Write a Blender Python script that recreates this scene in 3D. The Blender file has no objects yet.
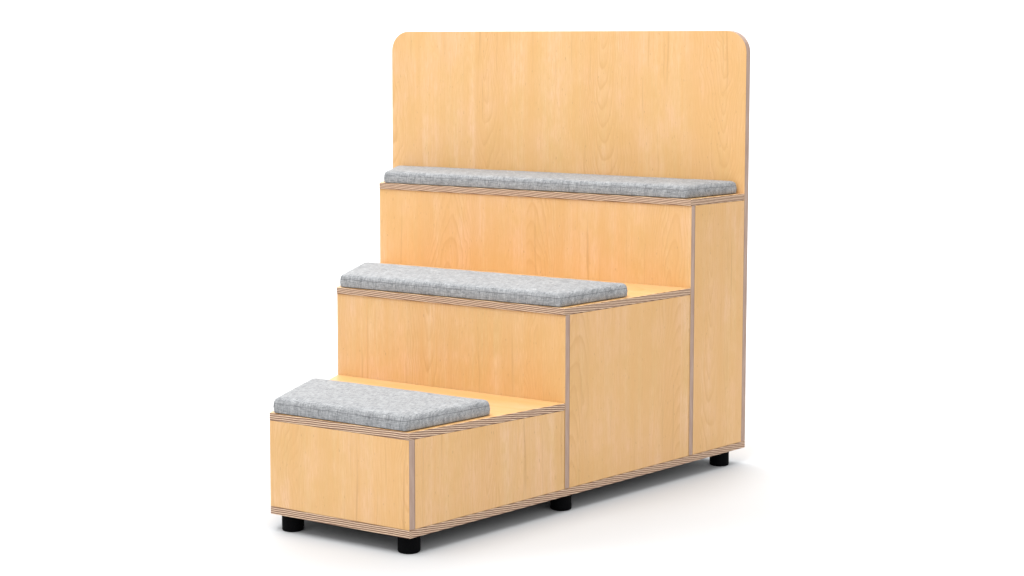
import bpy, bmesh, math, random
from mathutils import Vector, noise

random.seed(7)
scene = bpy.context.scene
COL = scene.collection

# ------------------------------------------------------------------ dimensions
S = 1.3                      # metres per layout unit
FOOT_H = 0.0425
T, T0, TB = 0.01778, 0.0189, 0.01644      # board, base and back panel thickness
Y1, Y2, Y3, Y4, Y5 = 0.0, 0.4782, 0.9320, 1.1491, 1.16553
H1, H1B, H2, H3, HT = 0.2496, 0.2396, 0.4808, 0.7219, 1.1735
LEFT = [(0.0, -0.2), (Y2, -0.3372), (Y3, -0.49914), (Y4, -0.5935)]
GAP = 0.0006


def xr(y):
    return 0.2 + 0.325 * y


def xl(y):
    for (ya, xa), (yb, xb) in zip(LEFT, LEFT[1:]):
        if y <= yb or (yb, xb) == LEFT[-1]:
            return xa + (xb - xa) * (y - ya) / (yb - ya)


def W(x, y, z):
    return Vector((x * S, y * S, (z + FOOT_H) * S))


# ------------------------------------------------------------------ node helpers
class NT:
    def __init__(self, name):
        self.mat = bpy.data.materials.new(name)
        self.mat.use_nodes = True
        self.t = self.mat.node_tree
        self.bsdf = self.t.nodes['Principled BSDF']

    def new(self, kind, **kw):
        n = self.t.nodes.new(kind)
        for k, v in kw.items():
            setattr(n, k, v)
        return n

    def put(self, sock, v):
        if isinstance(v, bpy.types.NodeSocket):
            self.t.links.new(v, sock)
        elif v is not None:
            sock.default_value = v

    def math(self, op, a, b=None, c=None, clamp=False):
        n = self.new('ShaderNodeMath', operation=op, use_clamp=clamp)
        for s, v in zip(n.inputs, (a, b, c)):
            self.put(s, v)
        return n.outputs[0]

    def comb(self, x, y, z=0.0):
        n = self.new('ShaderNodeCombineXYZ')
        for s, v in zip(n.inputs, (x, y, z)):
            self.put(s, v)
        return n.outputs[0]

    def noise(self, vec, scale, detail=2.0, rough=0.5, dist=0.0):
        n = self.new('ShaderNodeTexNoise')
        self.put(n.inputs['Vector'], vec)
        n.inputs['Scale'].default_value = scale
        n.inputs['Detail'].default_value = detail
        n.inputs['Roughness'].default_value = rough
        n.inputs['Distortion'].default_value = dist
        return n.outputs['Fac']

    def ramp(self, fac, stops, interp='LINEAR'):
        n = self.new('ShaderNodeValToRGB')
        n.color_ramp.interpolation = interp
        els = n.color_ramp.elements
        while len(els) < len(stops):
            els.new(0.5)
        for e, (p, c) in zip(els, stops):
            e.position = p
            e.color = (c[0], c[1], c[2], 1) if not isinstance(c, (int, float)) else (c, c, c, 1)
        self.put(n.inputs[0], fac)
        return n.outputs[0]

    def mix(self, fac, a, b, mode='MIX'):
        n = self.new('ShaderNodeMix', data_type='RGBA', blend_type=mode)
        self.put(n.inputs[0], fac)
        for s, v in ((n.inputs[6], a), (n.inputs[7], b)):
            if isinstance(v, tuple):
                v = (v[0], v[1], v[2], 1)
            self.put(s, v)
        return n.outputs[2]

    def uv(self):
        n = self.new('ShaderNodeUVMap', uv_map='UVMap')
        s = self.new('ShaderNodeSeparateXYZ')
        self.t.links.new(n.outputs[0], s.inputs[0])
        return s.outputs[0], s.outputs[1]


# ------------------------------------------------------------------ materials
def veneer_material():
    m = NT('birch_veneer')
    u, v = m.uv()
    # veneer leaves laid side by side, each with a cut of its own
    uw = m.math('MULTIPLY', u, 1 / 0.46)
    leaf = m.math('FLOOR', uw)
    lx = m.math('MULTIPLY', m.math('SUBTRACT', m.math('FRACT', uw), 0.5), 0.46)
    wn = m.new('ShaderNodeTexWhiteNoise', noise_dimensions='1D')
    m.put(wn.inputs['W'], leaf)
    sep = m.new('ShaderNodeSeparateXYZ')
    m.t.links.new(wn.outputs['Color'], sep.inputs[0])
    ra, rb, rc = sep.outputs
    # slow wander of the grain
    wob = m.noise(m.comb(m.math('MULTIPLY', u, 3.2), m.math('MULTIPLY', v, 1.3), leaf), 1.6, 3, 0.5)
    cx = m.math('MULTIPLY_ADD', ra, 0.13, 0.10)
    x = m.math('ADD', m.math('SUBTRACT', lx, cx), m.math('MULTIPLY_ADD', wob, 0.16, -0.08))
    d = m.math('MULTIPLY_ADD', v, m.math('MULTIPLY_ADD', rb, 0.05, 0.085), m.math('MULTIPLY_ADD', rc, 0.05, -0.02))
    wob2 = m.noise(m.comb(m.math('MULTIPLY', u, 6.0), m.math('MULTIPLY', v, 2.0), leaf), 1.5, 1.5, 0.45)
    r = m.math('SQRT', m.math('ADD', m.math('POWER', m.math('ABSOLUTE', x), 2.0), m.math('POWER', m.math('ABSOLUTE', d), 2.0)))
    r = m.math('ADD', r, m.math('MULTIPLY', wob2, 0.011))
    rings = m.math('FRACT', m.math('MULTIPLY', r, 112.0))
    ring_band = m.ramp(rings, [(0.0, 0.0), (0.62, 0.30), (0.88, 1.0), (1.0, 0.0)])
    ring_amp = m.noise(m.comb(m.math('MULTIPLY', u, 5.0), m.math('MULTIPLY', v, 2.2), 7.0), 1.4, 2)
    near = m.ramp(m.math('ABSOLUTE', x), [(0.0, 1.0), (0.08, 0.9), (0.17, 0.28)], 'EASE')
    ring_amp = m.math('MULTIPLY', near, m.math('ADD', ring_amp, 0.06))
    ring_amt = m.math('MULTIPLY', ring_band, m.ramp(ring_amp, [(0.26, 0.06), (0.56, 1.0)]))
    # long fibres
    fib = m.noise(m.comb(m.math('MULTIPLY', u, 150.0), m.math('MULTIPLY', v, 3.5), leaf), 1.0, 3, 0.6)
    fib3 = m.noise(m.comb(m.math('MULTIPLY', u, 330.0), m.math('MULTIPLY', v, 24.0), 13.0), 1.0, 2, 0.6)
    fib2 = m.noise(m.comb(m.math('MULTIPLY', u, 34.0), m.math('MULTIPLY', v, 1.2), 3.0), 1.0, 2, 0.5)
    # soft pink and honey clouds across the sheet
    cloud = m.noise(m.comb(m.math('MULTIPLY', u, 6.0), m.math('MULTIPLY', v, 3.6), 11.0), 1.3, 4, 0.6)
    base = m.ramp(cloud, [(0.36, (0.690, 0.452, 0.198)), (0.5, (0.745, 0.496, 0.256)), (0.64, (0.790, 0.530, 0.330))])
    base = m.mix(m.math('MULTIPLY', m.ramp(fib2, [(0.38, 1.0), (0.60, 0.0)]), 0.30), base, (0.730, 0.395, 0.140))
    base = m.mix(m.math('MULTIPLY', m.ramp(fib, [(0.36, 1.0), (0.58, 0.0)]), 0.46), base, (0.715, 0.405, 0.155))
    base = m.mix(m.math('MULTIPLY', m.ramp(fib3, [(0.36, 1.0), (0.54, 0.0)]), 0.42), base, (0.640, 0.375, 0.150))
    base = m.mix(m.math('MULTIPLY', m.ramp(fib3, [(0.56, 0.0), (0.70, 1.0)]), 0.40), base, (0.830, 0.570, 0.310))
    base = m.mix(m.math('MULTIPLY', ring_amt, 0.60), base, (0.585, 0.315, 0.118))
    band = m.noise(m.comb(m.math('MULTIPLY', m.math('ADD', u, m.math('MULTIPLY', wob, 0.05)), 17.0), m.math('MULTIPLY', v, 0.35), 21.0), 1.0, 2, 0.5)
    base = m.mix(m.math('MULTIPLY', m.ramp(band, [(0.40, 1.0), (0.58, 0.0)]), 0.48), base, (0.690, 0.405, 0.165))
    # tint of the leaf itself
    base = m.mix(m.math('MULTIPLY', rc, 0.34), base, (0.770, 0.420, 0.150))
    # short dark pore flecks and rare mineral lines
    fleck = m.noise(m.comb(m.math('MULTIPLY', u, 230.0), m.math('MULTIPLY', v, 42.0), 1.0), 1.0, 1, 0.5)
    base = m.mix(m.math('MULTIPLY', m.ramp(fleck, [(0.715, 0.0), (0.78, 1.0)]), 0.5), base, (0.36, 0.17, 0.07))
    line = m.noise(m.comb(m.math('MULTIPLY', m.math('ADD', u, m.math('MULTIPLY', wob, 0.03)), 70.0), m.math('MULTIPLY', v, 1.9), 5.0), 1.0, 1, 0.4)
    base = m.mix(m.math('MULTIPLY', m.ramp(line, [(0.66, 0.0), (0.78, 1.0)]), 0.40), base, (0.50, 0.25, 0.085))
    m.put(m.bsdf.inputs['Base Color'], base)
    m.bsdf.inputs['Roughness'].default_value = 0.42
    m.bsdf.inputs['Specular IOR Level'].default_value = 0.45
    return m.mat


def ply_material():
    m = NT('plywood_edge')
    u, v = m.uv()
    drift = m.noise(m.comb(m.math('MULTIPLY', u, 14.0), m.math('MULTIPLY', v, 0.7), 2.0), 1.0, 2)
    ph = m.math('MULTIPLY', m.math('ADD', v, m.math('MULTIPLY', drift, 0.16)), 2 * math.pi * 4.0)
    wave = m.math('MULTIPLY_ADD', m.math('SINE', ph), 0.5, 0.5)
    col = m.ramp(wave, [(0.12, (0.170, 0.090, 0.060)), (0.45, (0.360, 0.222, 0.157)), (0.88, (0.790, 0.600, 0.430))])
    blot = m.noise(m.comb(m.math('MULTIPLY', u, 60.0), m.math('MULTIPLY', v, 3.0), 8.0), 1.0, 2)
    col = m.mix(m.math('MULTIPLY', m.ramp(blot, [(0.35, 1.0), (0.6, 0.0)]), 0.35), col, (0.36, 0.22, 0.16))
    m.put(m.bsdf.inputs['Base Color'], col)
    m.bsdf.inputs['Roughness'].default_value = 0.7
    m.bsdf.inputs['Specular IOR Level'].default_value = 0.15
    return m.mat


def endgrain_material():
    m = NT('plywood_vertical_edge')
    u, v = m.uv()
    n = m.noise(m.comb(m.math('MULTIPLY', u, 9.0), m.math('MULTIPLY', v, 1.2), 4.0), 1.0, 3)
    col = m.ramp(n, [(0.35, (0.400, 0.280, 0.225)), (0.65, (0.485, 0.358, 0.295))])
    # the two face veneers show as thin darker lines at either side of the edge
    e = m.math('ABSOLUTE', m.math('SUBTRACT', v, 0.5))
    col = m.mix(m.math('MULTIPLY', m.ramp(e, [(0.36, 0.0), (0.47, 1.0)]), 0.4), col, (0.28, 0.185, 0.13))
    m.put(m.bsdf.inputs['Base Color'], col)
    m.bsdf.inputs['Roughness'].default_value = 0.7
    m.bsdf.inputs['Specular IOR Level'].default_value = 0.15
    return m.mat


def fabric_material():
    m = NT('grey_melange_fabric')
    tc = m.new('ShaderNodeTexCoord')
    oi = m.new('ShaderNodeObjectInfo')

    def mapped(sc, off=0.0):
        mp = m.new('ShaderNodeMapping')
        mp.inputs['Scale'].default_value = sc
        mp.inputs['Location'].default_value = (off, off * 2, off * 3)
        m.t.links.new(tc.outputs['Object'], mp.inputs['Vector'])
        return mp.outputs[0]
    a = m.noise(mapped((50, 300, 300)), 1.0, 3, 0.6)
    b = m.noise(mapped((300, 50, 50), 3.1), 1.0, 3, 0.6)
    blot = m.noise(mapped((30, 30, 30), 5.0), 1.0, 5, 0.65)
    fine = m.noise(mapped((520, 520, 520), 9.0), 1.0, 2, 0.6)
    s = m.math('ADD', m.math('MULTIPLY', a, 0.42), m.math('MULTIPLY', b, 0.42))
    s = m.math('ADD', s, m.math('MULTIPLY', blot, 0.16))
    s = m.math('ADD', s, m.math('MULTIPLY_ADD', fine, 0.42, -0.21))
    col = m.ramp(s, [(0.34, (0.130, 0.135, 0.142)), (0.47, (0.270, 0.277, 0.286)), (0.56, (0.372, 0.380, 0.390)), (0.66, (0.505, 0.515, 0.525))])
    m.put(m.bsdf.inputs['Base Color'], col)
    m.bsdf.inputs['Roughness'].default_value = 0.95
    m.bsdf.inputs['Specular IOR Level'].default_value = 0.1
    m.bsdf.inputs['Sheen Weight'].default_value = 0.15
    bp = m.new('ShaderNodeBump')
    bp.inputs['Strength'].default_value = 0.5
    bp.inputs['Distance'].default_value = 0.002
    m.put(bp.inputs['Height'], s)
    m.put(m.bsdf.inputs['Normal'], bp.outputs[0])
    return m.mat


def plain(name, col, rough, spec=0.5):
    m = NT(name)
    m.bsdf.inputs['Base Color'].default_value = (*col, 1)
    m.bsdf.inputs['Roughness'].default_value = rough
    m.bsdf.inputs['Specular IOR Level'].default_value = spec
    return m


VENEER = veneer_material()
PLY = ply_material()
ENDGRAIN = endgrain_material()
FABRIC = fabric_material()
_seam = plain('grey_seam_thread', (0.17, 0.175, 0.185), 0.9, 0.1)
SEAM = _seam.mat
_rub = plain('black_rubber', (0.003, 0.003, 0.0035), 0.6, 0.03)
_tc = _rub.new('ShaderNodeTexCoord')
_n = _rub.noise(_tc.outputs['Object'], 90.0, 3)
_rub.put(_rub.bsdf.inputs['Roughness'], _rub.math('MULTIPLY_ADD', _n, 0.25, 0.55))
RUBBER = _rub.mat
_fl = plain('white_studio_floor', (0.90, 0.90, 0.90), 0.75, 0.2)
_tc = _fl.new('ShaderNodeTexCoord')
_n = _fl.noise(_tc.outputs['Object'], 1.3, 3)
_fl.put(_fl.bsdf.inputs['Base Color'], _fl.ramp(_n, [(0.3, (0.603, 0.608, 0.616)), (0.7, (0.613, 0.618, 0.626))]))
FLOOR = _fl.mat


UNDER_SHADOW = plain('underside_shadow_tone', (0.03, 0.03, 0.03), 0.8, 0.1).mat  # dark colour added under the base to keep the floor shadow deep and neutral


# ------------------------------------------------------------------ mesh helpers
def link(name, bm, mats, parent=None, smooth=False):
    me = bpy.data.meshes.new(name)
    bm.normal_update()
    bm.to_mesh(me)
    bm.free()
    for mt in mats:
        me.materials.append(mt)
    for p in me.polygons:
        p.use_smooth = smooth
    o = bpy.data.objects.new(name, me)
    COL.objects.link(o)
    if parent is not None:
        o.parent = parent
    return o


def panel(name, low, high, n, grain, edge, slant, parent, offset, bevel=0.0010, under_shadow=None):
    """A sheet of plywood between two matching outlines (each a list of points).
    n: thickness direction, grain: direction of the face grain, edge: edge material,
    slant: how far the edge layers run off parallel, for edges facing x and y."""
    bm = bmesh.new()
    lo = [bm.verts.new(W(*p)) for p in low]
    hi = [bm.verts.new(W(*p)) for p in high]
    k = len(lo)
    bm.faces.new(lo[::-1])
    bm.faces.new(hi)
    for i in range(k):
        bm.faces.new((lo[i], lo[(i + 1) % k], hi[(i + 1) % k], hi[i]))
    bmesh.ops.recalc_face_normals(bm, faces=bm.faces)
    sharp = [e for e in bm.edges if len(e.link_faces) == 2 and e.calc_face_angle() > 0.5]
    bmesh.ops.bevel(bm, geom=sharp, offset=bevel, segments=2, profile=0.5, affect='EDGES', clamp_overlap=True)
    bm.normal_update()
    uvl = bm.loops.layers.uv.new('UVMap')
    n = Vector(n).normalized()
    g = Vector(grain).normalized()
    cross = g.cross(n).normalized()
    ds = [v.co.dot(n) for v in bm.verts]
    d0, th = min(ds), (max(ds) - min(ds))
    tt = min(th, 0.026)
    ou, ov = offset
    for f in bm.faces:
        fn = f.normal
        face = abs(fn.dot(n)) > 0.86
        f.material_index = 0 if face else 1
        if not face:
            along = n.cross(fn)
            along = Vector((0, 0, 1)) if along.length < 1e-4 else along.normalized()
            if max(along, key=abs) < 0:
                along = -along
            ks = slant[0] if abs(fn.x) > abs(fn.y) else slant[1]
        for l in f.loops:
            c = l.vert.co
            if face:
                l[uvl].uv = (c.dot(cross) + ou, c.dot(g) + ov)
            else:
                a = c.dot(along)
                l[uvl].uv = (a, (c.dot(n) - d0) / tt + ks * a / tt)
    if under_shadow:
        for f in bm.faces:
            if f.normal.dot(n) < -0.86:
                f.material_index = 2
    return link(name, bm, [VENEER, edge] + ([under_shadow] if under_shadow else []), parent)


# ------------------------------------------------------------------ the seating unit
unit = bpy.data.objects.new('tiered_bench', None)
COL.objects.link(unit)
unit['label'] = 'three-step birch plywood bench with tall rounded back panel standing on black feet'
unit['category'] = 'bench'

# base panel
ring = [(xl(0), 0), (xr(0), 0), (xr(Y5), Y5), (xl(Y5), Y5), (xl(Y3), Y3), (xl(Y2), Y2)]
panel('base_panel', [(x, y, 0) for x, y in ring], [(x, y, T0) for x, y in ring],
      (0, 0, 1), (1, 0, 0), PLY, (0.12, -0.02), unit, (3.1, 0.7), under_shadow=UNDER_SHADOW)


def upright(name, y, z0, z1, t, offset):
    y2 = y + t
    lo = [(xl(y), y, z0), (xr(y), y, z0), (xr(y), y, z1), (xl(y), y, z1)]
    hi = [(xl(y2), y2, z0), (xr(y2), y2, z0), (xr(y2), y2, z1), (xl(y2), y2, z1)]
    panel(name, lo, hi, (0, 1, 0), (0, 0, 1), ENDGRAIN, (0, 0), unit, offset)


Z0 = T0 + GAP
SET, TR = 0.0038, 0.0140      # the inner risers stand back a little and are thinner
upright('riser', Y1, Z0, H1 - T - GAP, 0.0160, (0.13, -0.50))
upright('riser', Y2 + SET, Z0, H2 - T - GAP, TR, (5.37, -0.62))
upright('riser', Y3 + SET, Z0, H3 - T - GAP, TR, (9.20, -0.40))

# back panel with rounded top corners
R = 0.060


def back_outline(y):
    a, b = xl(y), xr(y)
    pts = [(a, y, Z0), (b, y, Z0)]
    for i in range(11):
        t = math.pi / 2 * i / 10
        pts.append((b - R + R * math.cos(t), y, HT - R + R * math.sin(t)))
    for i in range(11):
        t = math.pi / 2 * (1 + i / 10)
        pts.append((a + R + R * math.cos(t), y, HT - R + R * math.sin(t)))
    return pts


panel('back_panel', back_outline(Y4), back_outline(Y5), (0, 1, 0), (0, 0, 1), ENDGRAIN, (0, 0), unit, (13.42, -1.75))


# seat boards; the lowest falls a little towards the riser behind it
def seat(y0, y1, zf, zb, slant, offset):
    y1 += (SET if y1 < Y4 else 0) - GAP
    c = [(xl(y0), y0, zf), (xr(y0), y0, zf), (xr(y1), y1, zb), (xl(y1), y1, zb)]
    panel('seat_board', [(x, y, z - T) for x, y, z in c], c, (0, 0, 1), (1, 0, 0), PLY, slant, unit, offset)


seat(Y1, Y2, H1, H1B, (0.14, -0.03), (1.7, 0.2))
seat(Y2, Y3, H2, H2, (0.15, 0.04), (2.9, 0.4))
seat(Y3, Y4, H3, H3, (0.12, 0.05), (0.4, 0.3))


# side panels close the boxes between the uprights
def side(sgn, y0, y1, zf, zb, offset):
    y0 += (0.0160 if y0 == Y1 else SET + TR) + GAP
    y1 += 0.0012 if y1 < Y4 else -GAP
    fx = xr if sgn > 0 else xl
    a = [(fx(y0), y0, Z0), (fx(y1), y1, Z0), (fx(y1), y1, zb - T - GAP), (fx(y0), y0, zf - T - GAP)]
    nx = Vector((fx(y1) - fx(y0), y1 - y0, 0)).normalized()
    nrm = Vector((nx.y, -nx.x, 0)) * sgn
    b = [(x - nrm.x * T, y - nrm.y * T, z) for x, y, z in a]
    panel('side_panel', b, a, nrm, (0, 0, 1), ENDGRAIN, (0, 0), unit, offset)


for sgn in (1, -1):
    o = 0 if sgn > 0 else 20
    side(sgn, Y1, Y2, H1, H1B, (2.31 + o, -0.45))
    side(sgn, Y2, Y3, H2, H2, (6.05 + o, 0.1))
    side(sgn, Y3, Y4, H3, H3, (8.55 + o, -1.0))


# feet: short black rubber cylinders, slightly waisted at the rims
def foot(x, y):
    bm = bmesh.new()
    prof = [(0.0, 0.0), (0.0245, 0.0), (0.0262, 0.0008), (0.0270, 0.0026), (0.0270, 0.0390), (0.0262, 0.0424), (0.0, 0.0424)]
    n = 48
    rings = []
    for r, z in prof:
        if r == 0:
            rings.append([bm.verts.new((0, 0, z * S))])
        else:
            rings.append([bm.verts.new((r * S * math.cos(2 * math.pi * i / n), r * S * math.sin(2 * math.pi * i / n), z * S)) for i in range(n)])
    for A, B in zip(rings, rings[1:]):
        for i in range(n):
            j = (i + 1) % n
            q = [A[0]] if len(A) == 1 else [A[i], A[j]]
            q += [B[0]] if len(B) == 1 else [B[j], B[i]]
            bm.faces.new(q)
    bmesh.ops.recalc_face_normals(bm, faces=bm.faces)
    o = link('foot', bm, [RUBBER], unit, True)
    o.location = (x * S, y * S, 0)


for y in (0.037, 0.513, 1.110):
    foot(xr(y) - 0.037, y)
    foot(xl(y) + 0.050, y)


# ------------------------------------------------------------------ cushions
def rounded(quad, inset, rad):
    """Outline of a four-cornered plan, pulled in by inset, corners of radius rad, evenly sampled."""
    k = len(quad)
    lines = []
    for i in range(k):
        p, q = Vector(quad[i]), Vector(quad[(i + 1) % k])
        d = (q - p).normalized()
        lines.append((p + Vector((-d.y, d.x)) * inset, d))
    cor = []
    for i in range(k):
        (p, d), (q, e) = lines[i - 1], lines[i]
        den = d.x * e.y - d.y * e.x
        t = ((q - p).x * e.y - (q - p).y * e.x) / den
        cor.append(p + d * t)
    pts = []
    for i in range(k):
        c = cor[i]
        d0 = lines[i - 1][1]
        d1 = lines[i][1]
        turn = math.acos(max(-1, min(1, d0.dot(d1))))
        r = max(rad - inset * 0.5, 0.004)
        tl = r * math.tan(turn / 2)
        cen = c - d0 * tl + Vector((-d0.y, d0.x)) * r
        a0 = math.atan2(-(Vector((-d0.y, d0.x))).y, -(Vector((-d0.y, d0.x))).x)
        for s in range(9):
            a = a0 + turn * s / 8
            pts.append(cen + Vector((math.cos(a), math.sin(a))) * r)
        # straight run to the next corner
        c2 = cor[(i + 1) % k]
        d2 = lines[(i + 1) % k][1]
        turn2 = math.acos(max(-1, min(1, d1.dot(d2))))
        st = c + d1 * tl
        en = c2 - d1 * (r * math.tan(turn2 / 2))
        m = SEG[i]
        for s in range(1, m):
            pts.append(st.lerp(en, s / m))
    return pts


SEG = [1, 1, 1, 1]


def cushion(label, y0, y1, zf, zb, off_l, off_r, th, seed):
    global SEG
    quad = [(off_l(y0) * S, y0 * S), (off_r(y0) * S, y0 * S), (off_r(y1) * S, y1 * S), (off_l(y1) * S, y1 * S)]
    SEG = [max(6, int((Vector(quad[i]) - Vector(quad[(i + 1) % 4])).length / 0.012)) for i in range(4)]
    th *= S
    ox, oy = (quad[0][0] + quad[1][0]) / 2, (y0 + y1) / 2 * S
    slope = (zb - zf) / (y1 - y0) if y1 != y0 else 0

    def ground(y):
        return (zf + FOOT_H) * S + slope * (y - y0 * S) + 0.0006
    org = Vector((ox, oy, ground(oy)))
    # (inset, height) from the underside to the middle of the top
    prof = [(0.060, 0.000), (0.0080, 0.0000), (0.0068, 0.0020), (0.0014, 0.0024), (0.0002, 0.0044), (0.0, 0.012), (-0.0009, th * 0.42), (0.0, th * 0.56),
            (0.0007, th * 0.64), (0.0017, th * 0.76), (0.0040, th * 0.87), (0.0080, th * 0.945), (0.0140, th * 0.99), (0.030, th * 1.03), (0.05, th * 1.05), (0.085, th * 1.06)]
    bm = bmesh.new()
    rings = []
    for ins, h in prof:
        ring = []
        for p in rounded(quad, ins, 0.0145):
            amp = 0.0010 if h > th * 0.3 else 0.0003
            nz = noise.noise(Vector((p.x * 14, p.y * 14, seed + h * 20))) * amp
            nz += noise.noise(Vector((p.x * 45, p.y * 45, seed + 5))) * amp * 0.5
            ring.append(bm.verts.new(Vector((p.x, p.y, ground(p.y) + h + nz)) - org))
        rings.append(ring)
    n = len(rings[0])
    for A, B in zip(rings, rings[1:]):
        for i in range(n):
            bm.faces.new((A[i], A[(i + 1) % n], B[(i + 1) % n], B[i]))
    bm.faces.new(rings[-1])
    bm.faces.new(rings[0][::-1])
    bmesh.ops.recalc_face_normals(bm, faces=bm.faces)
    o = link('seat_cushion', bm, [FABRIC], None, True)
    o.location = org
    o['label'] = label
    o['category'] = 'cushion'
    o['group'] = 'grey seat cushions lying on the steps'
    # stitched seam where the top cover meets the side band
    bm = bmesh.new()
    path = rounded(quad, 0.0008, 0.0145)
    rr = 0.0007
    loops = []
    for i, p in enumerate(path):
        d = (path[(i + 1) % n] - path[i - 1]).normalized()
        out = Vector((d.y, -d.x, 0))
        nz = noise.noise(Vector((p.x * 14, p.y * 14, seed + th * 15))) * 0.001
        c = Vector((p.x, p.y, ground(p.y) + th * 0.645 + nz)) - org
        loops.append([bm.verts.new(c + out * rr * math.cos(a * math.pi / 3) + Vector((0, 0, rr * math.sin(a * math.pi / 3)))) for a in range(6)])
    for i in range(n):
        A, B = loops[i], loops[(i + 1) % n]
        for a in range(6):
            bm.faces.new((A[a], A[(a + 1) % 6], B[(a + 1) % 6], B[a]))
    bmesh.ops.recalc_face_normals(bm, faces=bm.faces)
    link('seam', bm, [SEAM], o, True)
    return o


cushion('short grey felt cushion lying on the lowest step of the bench', 0.0005, 0.266, H1 - 0.0001, H1 - 0.0056,
        lambda y: xl(y) + 0.0095, lambda y: xr(y) - 0.0085 - 0.028 * y, 0.0375, 1.0)
cushion('mid-length grey felt cushion lying on the middle step of the bench', Y2 + 0.001, 0.724, H2, H2,
        lambda y: xl(y) + 0.0095, lambda y: xr(y) - 0.0135, 0.0355, 8.0)
cushion('longest grey felt cushion lying on the top step against the back panel', Y3 + 0.0005, Y4 - 0.003, H3, H3,
        lambda y: xl(y) + 0.0155, lambda y: xr(y) - 0.0145, 0.0355, 15.0)

# ------------------------------------------------------------------ floor: a white studio sweep
bm = bmesh.new()
prof = [(-12.0, 0.0), (-4.0, 0.0), (0.0, 0.0), (5.0, 0.0)]
RS = 2.0
for i in range(1, 25):
    a = math.pi / 2 * i / 24
    prof.append((5.0 + RS * math.sin(a), RS - RS * math.cos(a)))
prof.append((5.0 + RS, 7.0))
rows = [[bm.verts.new((x, y, z)) for x in (-14, 14)] for y, z in prof]
for A, B in zip(rows, rows[1:]):
    bm.faces.new((A[0], A[1], B[1], B[0]))
fl = link('floor', bm, [FLOOR], None, True)
fl['kind'] = 'structure'
fl.rotation_euler = (0, 0, 0.51545)      # square to the camera

# ------------------------------------------------------------------ light
w = bpy.data.worlds.new('World')
scene.world = w
w.use_nodes = True
bg = w.node_tree.nodes['Background']
bg.inputs['Color'].default_value = (1, 1, 1, 1)
bg.inputs['Strength'].default_value = 0.80


def lamp(name, loc, target, size, power, col=(1, 1, 1)):
    ld = bpy.data.lights.new(name, 'AREA')
    ld.shape = 'RECTANGLE'
    ld.size, ld.size_y = size
    ld.energy = power
    ld.color = col
    o = bpy.data.objects.new(name, ld)
    COL.objects.link(o)
    o.location = loc
    o.rotation_euler = (Vector(target) - Vector(loc)).to_track_quat('-Z', 'Y').to_euler()
    return o


lamp('overhead_softbox', (-0.2, -1.6, 6.6), (0.0, 0.5, 0.3), (5.0, 5.0), 400)
lamp('front_softbox', (-1.8, -6.4, 4.2), (0.0, 1.0, 0.9), (3.0, 3.0), 48)
lamp('added_side_fill', (5.6, -1.2, 3.4), (0.3, 0.7, 0.5), (2.5, 2.5), 30)  # unseen fill added to brighten the right-hand side panels
lamp('added_backdrop_fill', (-1.9, 3.4, 5.6), (-3.2, 5.7, 0.9), (10.0, 2.0), 680)  # unseen lamp added to lift the sweep wall to white

# ------------------------------------------------------------------ camera
cd = bpy.data.cameras.new('camera')
cam = bpy.data.objects.new('camera', cd)
COL.objects.link(cam)
cam.location = W(2.13472, -3.01349, 1.14806)
cam.rotation_euler = (math.pi / 2 - 0.0894, 0, 0.51545)
cd.sensor_width = 36
cd.lens = 1586.57854 / 1024 * 36
cd.shift_x = 16.826 / 1024
cd.shift_y = -105.888 / 1024
cd.clip_end = 200
scene.camera = cam

scene.view_settings.view_transform = 'Standard'
scene.view_settings.look = 'None'
scene.view_settings.exposure = 0.0
scene.view_settings.gamma = 1.0

scene.cycles.diffuse_bounces = 2
